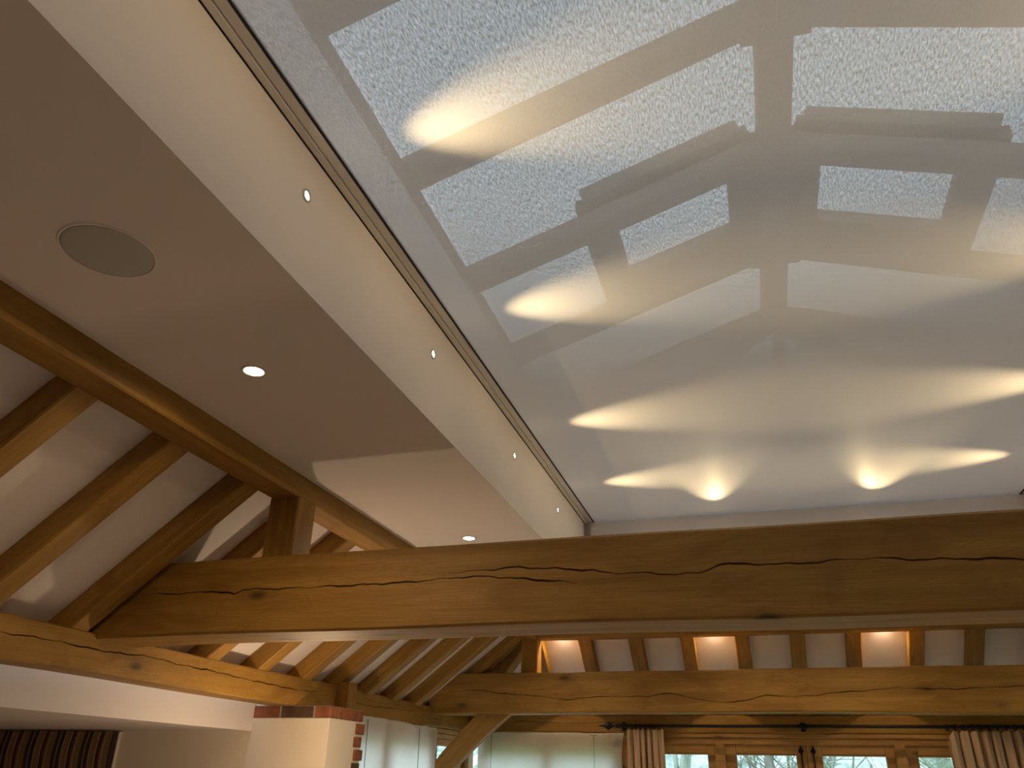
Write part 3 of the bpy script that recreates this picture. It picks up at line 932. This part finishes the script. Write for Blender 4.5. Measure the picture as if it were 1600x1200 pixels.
# uplighter floor lamp below the frame: throws the sharp beam shadows on the slopes
fl = thing('floor_lamp', 'tall uplighter floor lamp standing by the pier, just below the frame', 'lamp', (-2.10, 3.66, -H))
link('lamp_base', lathe('lamp_base', [(0.0, 0.0), (0.14, 0.0), (0.14, 0.015), (0.02, 0.03), (0.0, 0.03)], 40), 'iron', fl)
v, f = tube_mesh('pole', [(0, 0, 0.02), (0, 0, 1.54)], 0.012, 12)
link('pole', mesh_from('pole', v, f), 'iron', fl)
link('bowl_shade', lathe('bowl_shade', [(0.0, 1.52), (0.06, 1.53), (0.10, 1.56), (0.12, 1.60), (0.117, 1.60), (0.097, 1.563), (0.06, 1.536), (0.0, 1.527)], 40), 'metal_white', fl)
link('bulb', lathe('bulb', [(0.0, 1.53), (0.012, 1.54), (0.02, 1.565), (0.012, 1.585), (0.0, 1.588)], 24), 'led', fl)
pl = bpy.data.lights.new('bulb_light', 'POINT')
pl.energy, pl.color, pl.shadow_soft_size = P_LAMP, WARM, 0.025
po = bpy.data.objects.new('bulb_light', pl)
C.objects.link(po)
po.parent = fl
po.location = (0, 0, 1.615)

# ------------------------------------------------------------------ blinds and curtains
def roman_blind(origin, ax, length, z_top, z_bot, cords, label, normal, seed, dips):
    """soft white blind hanging in folds: ax = unit vector along the wall, normal = into the room"""
    t = thing('roman_blind', label, 'blind', (*origin, z_bot), 'white fabric window blinds')
    ax, normal = Vector(ax), Vector(normal)
    rnd = random.Random(seed)
    ph = [rnd.uniform(0, 6.28) for _ in range(4)]
    nu, nv = 72, 26
    vs, fs = [], []
    hh = z_top - z_bot
    for j in range(nv + 1):
        vv = j / nv
        for i in range(nu + 1):
            u = i / nu
            s = u * length
            zt = 0.0
            for (c, dep, wd) in dips:
                zt -= dep * math.exp(-((s - c) / wd) ** 2)
            z = hh * vv + zt * vv ** 3
            off = 0.012 * math.sin(s * 9 + ph[0] + 2.0 * vv) * (1 - vv * 0.5) + 0.006 * math.sin(s * 23 + ph[1] - 3 * vv) + 0.014
            for c in cords:
                off -= 0.008 * math.exp(-((s - c) / 0.03) ** 2)
            ed = 0.0
            if u > 0.9: ed = -0.05 * ((u - 0.9) / 0.1) * math.sin(3.14 * min(1, (1 - vv) * 2.2))
            p = ax * (s + ed * 0.5) + normal * max(0.002, off) + Vector((0, 0, z))
            vs.append(p)
    for j in range(nv):
        for i in range(nu):
            a = j * (nu + 1) + i
            fs.append((a, a + 1, a + nu + 2, a + nu + 1))
    link('blind_cloth', mesh_from('blind_cloth', vs, fs, True), 'shade', t)
    for c in cords:
        p = ax * c + normal * 0.026
        v, f = tube_mesh('c', [p + Vector((0, 0, 0.0)), p + normal * 0.004 + Vector((0, 0, hh * 0.5)), p + Vector((0, 0, hh - 0.02))], 0.0022, 6)
        link('cord', mesh_from('cord', v, f), 'cord', t)
    q = [ax * 0.0 + Vector((0, 0, hh - 0.012)), ax * length + Vector((0, 0, hh - 0.012))]
    v, f = tube_mesh('h', q, 0.008, 6)
    link('head_batten', mesh_from('head_batten', v, f), 'lining', t)
    return t
roman_blind((-2.60, 4.86), (0, 1, 0), 1.68, 0.345, -0.60, (0.37, 1.27), 'white fabric blind on the side window beside the brick pier', (1, 0, 0), 3, ((0.0, 0.03, 0.2), (1.22, 0.028, 0.10), (1.66, 0.02, 0.1)))
roman_blind((-2.52, 7.385), (1, 0, 0), 1.32, 0.352, -0.60, (0.13, 1.06), 'white fabric blind on the far window left of the curtain', (0, -1, 0), 5, ((0.0, 0.03, 0.1), (1.06, 0.028, 0.07), ))

# curtain pole
YP = 7.28
ZP = 0.402
pole = thing('curtain_pole', 'black wrought iron curtain pole with arrow finial across the far windows', 'curtain pole', (XC, YP, ZP))
v, f = tube_mesh('pole', [(-1.25 - XC, 0, 0), (2.2, 0, 0)], 0.0125, 12)
link('pole', mesh_from('pole', v, f), 'iron', pole)
def finial(sgn, x):
    pts = [(-0.15, 0.002), (-0.10, 0.011), (-0.065, 0.036), (-0.02, 0.009), (0.0, 0.013)]
    vs, fs = [], []
    for (a, r) in pts:
        for (cy, cz) in ((0, 1), (0.35, 0), (0, -1), (-0.35, 0)):
            vs.append((x + sgn * -a * -1, cy * r, cz * r))
    for i in range(len(pts) - 1):
        for k in range(4):
            k2 = (k + 1) % 4
            fs.append((i * 4 + k, i * 4 + k2, (i + 1) * 4 + k2, (i + 1) * 4 + k))
    fs += [(0, 1, 2, 3), tuple((len(pts) - 1) * 4 + k for k in range(4))]
    link('finial', mesh_from('finial', vs, fs), 'iron', pole)
finial(1, -1.25 - XC)
# hammered twist collars beside the finial and the wall brackets
vs, fs = [], []
tw = []
for i in range(40):
    tw.append((-1.25 - XC + 0.0022 * i, 0, 0))
v, f = tube_mesh('twist', tw, [0.0145 + 0.0035 * math.sin(i * 1.6) for i in range(40)], 8)
link('twist_collar', mesh_from('twist_collar', v, f), 'iron', pole)
for x in (-1.20, 0.272, 1.95):
    b = link('bracket', boxes_mesh('bracket', [(-0.040, 0.040, -0.017, 0.017, -0.016, 0.016), (-0.008, 0.008, 0.0, YE - YP, -0.006, 0.006), (-0.018, 0.018, YE - YP - 0.006, YE - YP - 0.001, -0.035, 0.035)], bevel=0.003), 'iron', pole, (x - XC, 0, 0))

ring_me = None
def ring_mesh():
    vs, fs = [], []
    R, r, n, k = 0.021, 0.0038, 20, 6
    for i in range(n):
        a = 2 * math.pi * i / n
        for j in range(k):
            b = 2 * math.pi * j / k
            vs.append((r * math.sin(b), (R + r * math.cos(b)) * math.cos(a), (R + r * math.cos(b)) * math.sin(a)))
    for i in range(n):
        for j in range(k):
            fs.append((i * k + j, ((i + 1) % n) * k + j, ((i + 1) % n) * k + (j + 1) % k, i * k + (j + 1) % k))
    return mesh_from('curtain_ring', vs, fs, True)
ring_me = ring_mesh()

def curtain(x0, x1, nfold, label, seed, droop=None, flare=0.0):
    t = thing('curtain', label, 'curtain', ((x0 + x1) / 2, YP + 0.01, -H), 'beige curtains')
    rnd = random.Random(seed)
    zt = ZP - 0.024 + H
    nu, nv = nfold * 14, 46
    vs, fs = [], []
    am = [rnd.uniform(0.6, 1.15) for _ in range(nfold + 2)]
    sh = [rnd.uniform(-0.4, 0.4) for _ in range(nfold + 2)]
    wx = (x1 - x0)
    for j in range(nv + 1):
        vv = (j / nv)
        d = vv ** 1.6                       # finer rows near the top
        for i in range(nu + 1):
            u = i / nu
            k = u * nfold
            ki = int(min(nfold - 1, k))
            a = am[ki] * (1 - (k - ki)) + am[ki + 1] * (k - ki)
            ph = 2 * math.pi * k + (sh[ki] * (1 - (k - ki)) + sh[ki + 1] * (k - ki)) * (1 + 2 * d)
            grow = 0.45 + 0.55 * min(1, d * 14)
            y = 0.040 * a * grow * math.sin(ph) + 0.012 * math.sin(2.3 * ph + 1 + 5 * d)
            x = -wx / 2 + u * wx + 0.011 * math.cos(ph) * a + flare * d * (u - 0.5)
            zz = zt - d * (zt - 0.02)
            # heading sags between the rings and leans outwards
            if j < 6:
                zz -= (0.5 - 0.5 * math.cos(ph * 1.0 + 1.2)) * 0.020 * (1 - j / 6)
            if droop and u < droop[0]:
                e = (1 - u / droop[0])
                zz -= droop[1] * e * max(0, 1 - d * 6)
            vs.append((x, y, zz))
    for j in range(nv):
        for i in range(nu):
            a = j * (nu + 1) + i
            fs.append((a, a + 1, a + nu + 2, a + nu + 1))
    me = mesh_from('curtain_cloth', vs, fs, True)
    o = link('curtain_cloth', me, 'curtain', t)
    sm = o.modifiers.new('thickness', 'SOLIDIFY')
    sm.thickness = 0.003
    nr = nfold + 2
    for i in range(nr):
        x = -wx / 2 + (i + 0.3) / nr * wx + rnd.uniform(-0.004, 0.004)
        link('curtain_ring', ring_me, 'iron', t, (x, -0.01, ZP + H - 0.006), (0, rnd.uniform(-0.15, 0.15), rnd.uniform(-0.5, 0.5)))
    return t
curtain(-1.17, -0.858, 6, 'gathered beige curtain hanging left of the garden doors', 11, flare=0.02)
curtain(1.30, 1.88, 8, 'gathered beige curtain at the lower right corner with sagging heading', 12, droop=(0.10, 0.07), flare=-0.05)

# striped blind on the pier wall at the lower left
sb = thing('striped_blind', 'dark brown striped fabric blind below the white lintel at bottom left', 'blind', (-4.4, PY0, -0.75))
vs, fs = [], []
W2, T2 = 1.34, 0.945
prof = []
for i in range(60):
    t = i / 59
    z = T2 * (1 - t)
    y = -0.055 - 0.012 * abs(math.sin(t * 14))
    prof.append((y, z))
for (y, z) in prof:
    vs += [(-W2 / 2, y, z), (W2 / 2, y, z), (-W2 / 2, y + 0.02, z), (W2 / 2, y + 0.02, z)]
n = len(prof)
for i in range(n - 1):
    a = i * 4
    fs += [(a, a + 1, a + 5, a + 4), (a + 2, a + 3, a + 7, a + 6), (a, a + 2, a + 6, a + 4), (a + 1, a + 3, a + 7, a + 5)]
fs += [(0, 1, 3, 2), (n * 4 - 4, n * 4 - 3, n * 4 - 1, n * 4 - 2)]
link('striped_cloth', mesh_from('striped_cloth', vs, fs), 'stripe', sb)
link('lining_edge', boxes_mesh('lining_edge', [(W2 / 2, W2 / 2 + 0.006, -0.030, -0.002, 0.0, T2)], bevel=0.003), 'lining', sb)

# ------------------------------------------------------------------ garden beyond the windows
def tree(x, y, hgt, seed, mat, label, spread=0.6):
    rnd = random.Random(seed)
    t = thing('garden_tree', label, 'tree', (x, y, ZG), 'bare trees in the garden')
    V, F = [], []
    def grow(p, d, r, l, depth):
        pts, rad = [p.copy()], [r]
        n = 5
        for i in range(n):
            d = (d + Vector((rnd.uniform(-.28, .28), rnd.uniform(-.28, .28), rnd.uniform(-.12, .18)))).normalized()
            p = p + d * (l / n)
            pts.append(p.copy())
            rad.append(r * (1 - 0.55 * (i + 1) / n))
        v, f = tube_mesh('b', pts, rad, 5, False)
        b0 = len(V)
        V.extend(v)
        F.extend([tuple(q + b0 for q in ff) for ff in f])
        if depth > 0:
            for k in range(rnd.randint(4, 6)):
                i = rnd.randint(1, n)
                nd_ = (d + Vector((rnd.uniform(-1, 1), rnd.uniform(-1, 1), rnd.uniform(-.45, .6))) * spread * 1.5).normalized()
                grow(pts[i], nd_, max(0.006, rad[i] * 0.62), l * rnd.uniform(0.5, 0.8), depth - 1)
    grow(Vector((0, 0, 0)), Vector((rnd.uniform(-.25, .25), rnd.uniform(-.2, .2), 1)), 0.10 * hgt / 4, hgt * 0.5, 4)
    link('branches', mesh_from('branches', V, F), mat, t)
tree(-1.2, 11.5, 4.2, 21, 'bark', 'bare lichened shrub seen through the glass right of the left curtain')
tree(0.15, 11.0, 4.6, 22, 'bark2', 'bare grey tree with crooked trunk seen through the left door')
tree(1.35, 11.8, 4.4, 23, 'bark', 'bare lichened tree seen through the right door pane')
tree(2.5, 12.5, 4.6, 24, 'bark', 'bare tree seen through the pane beside the right curtain')
tree(-5.2, 10.5, 4.5, 25, 'bark', 'bare tree outside the far left corner window')
vs, fs = [], []
rnd = random.Random(5)
nx, nz = 90, 14
for j in range(nz + 1):
    for i in range(nx + 1):
        x = -40 + 80 * i / nx
        z = 5.0 * j / nz
        vs.append((x + rnd.uniform(-.3, .3), 0.9 * z + rnd.uniform(-.5, .5), z * (0.8 + 0.25 * math.sin(x * 0.7))))
for j in range(nz):
    for i in range(nx):
        a = j * (nx + 1) + i
        fs.append((a, a + 1, a + nx + 2, a + nx + 1))
hb = link('hillside', mesh_from('hillside', vs, fs), 'thicket', None, (0, 24, ZG))
struct(hb)
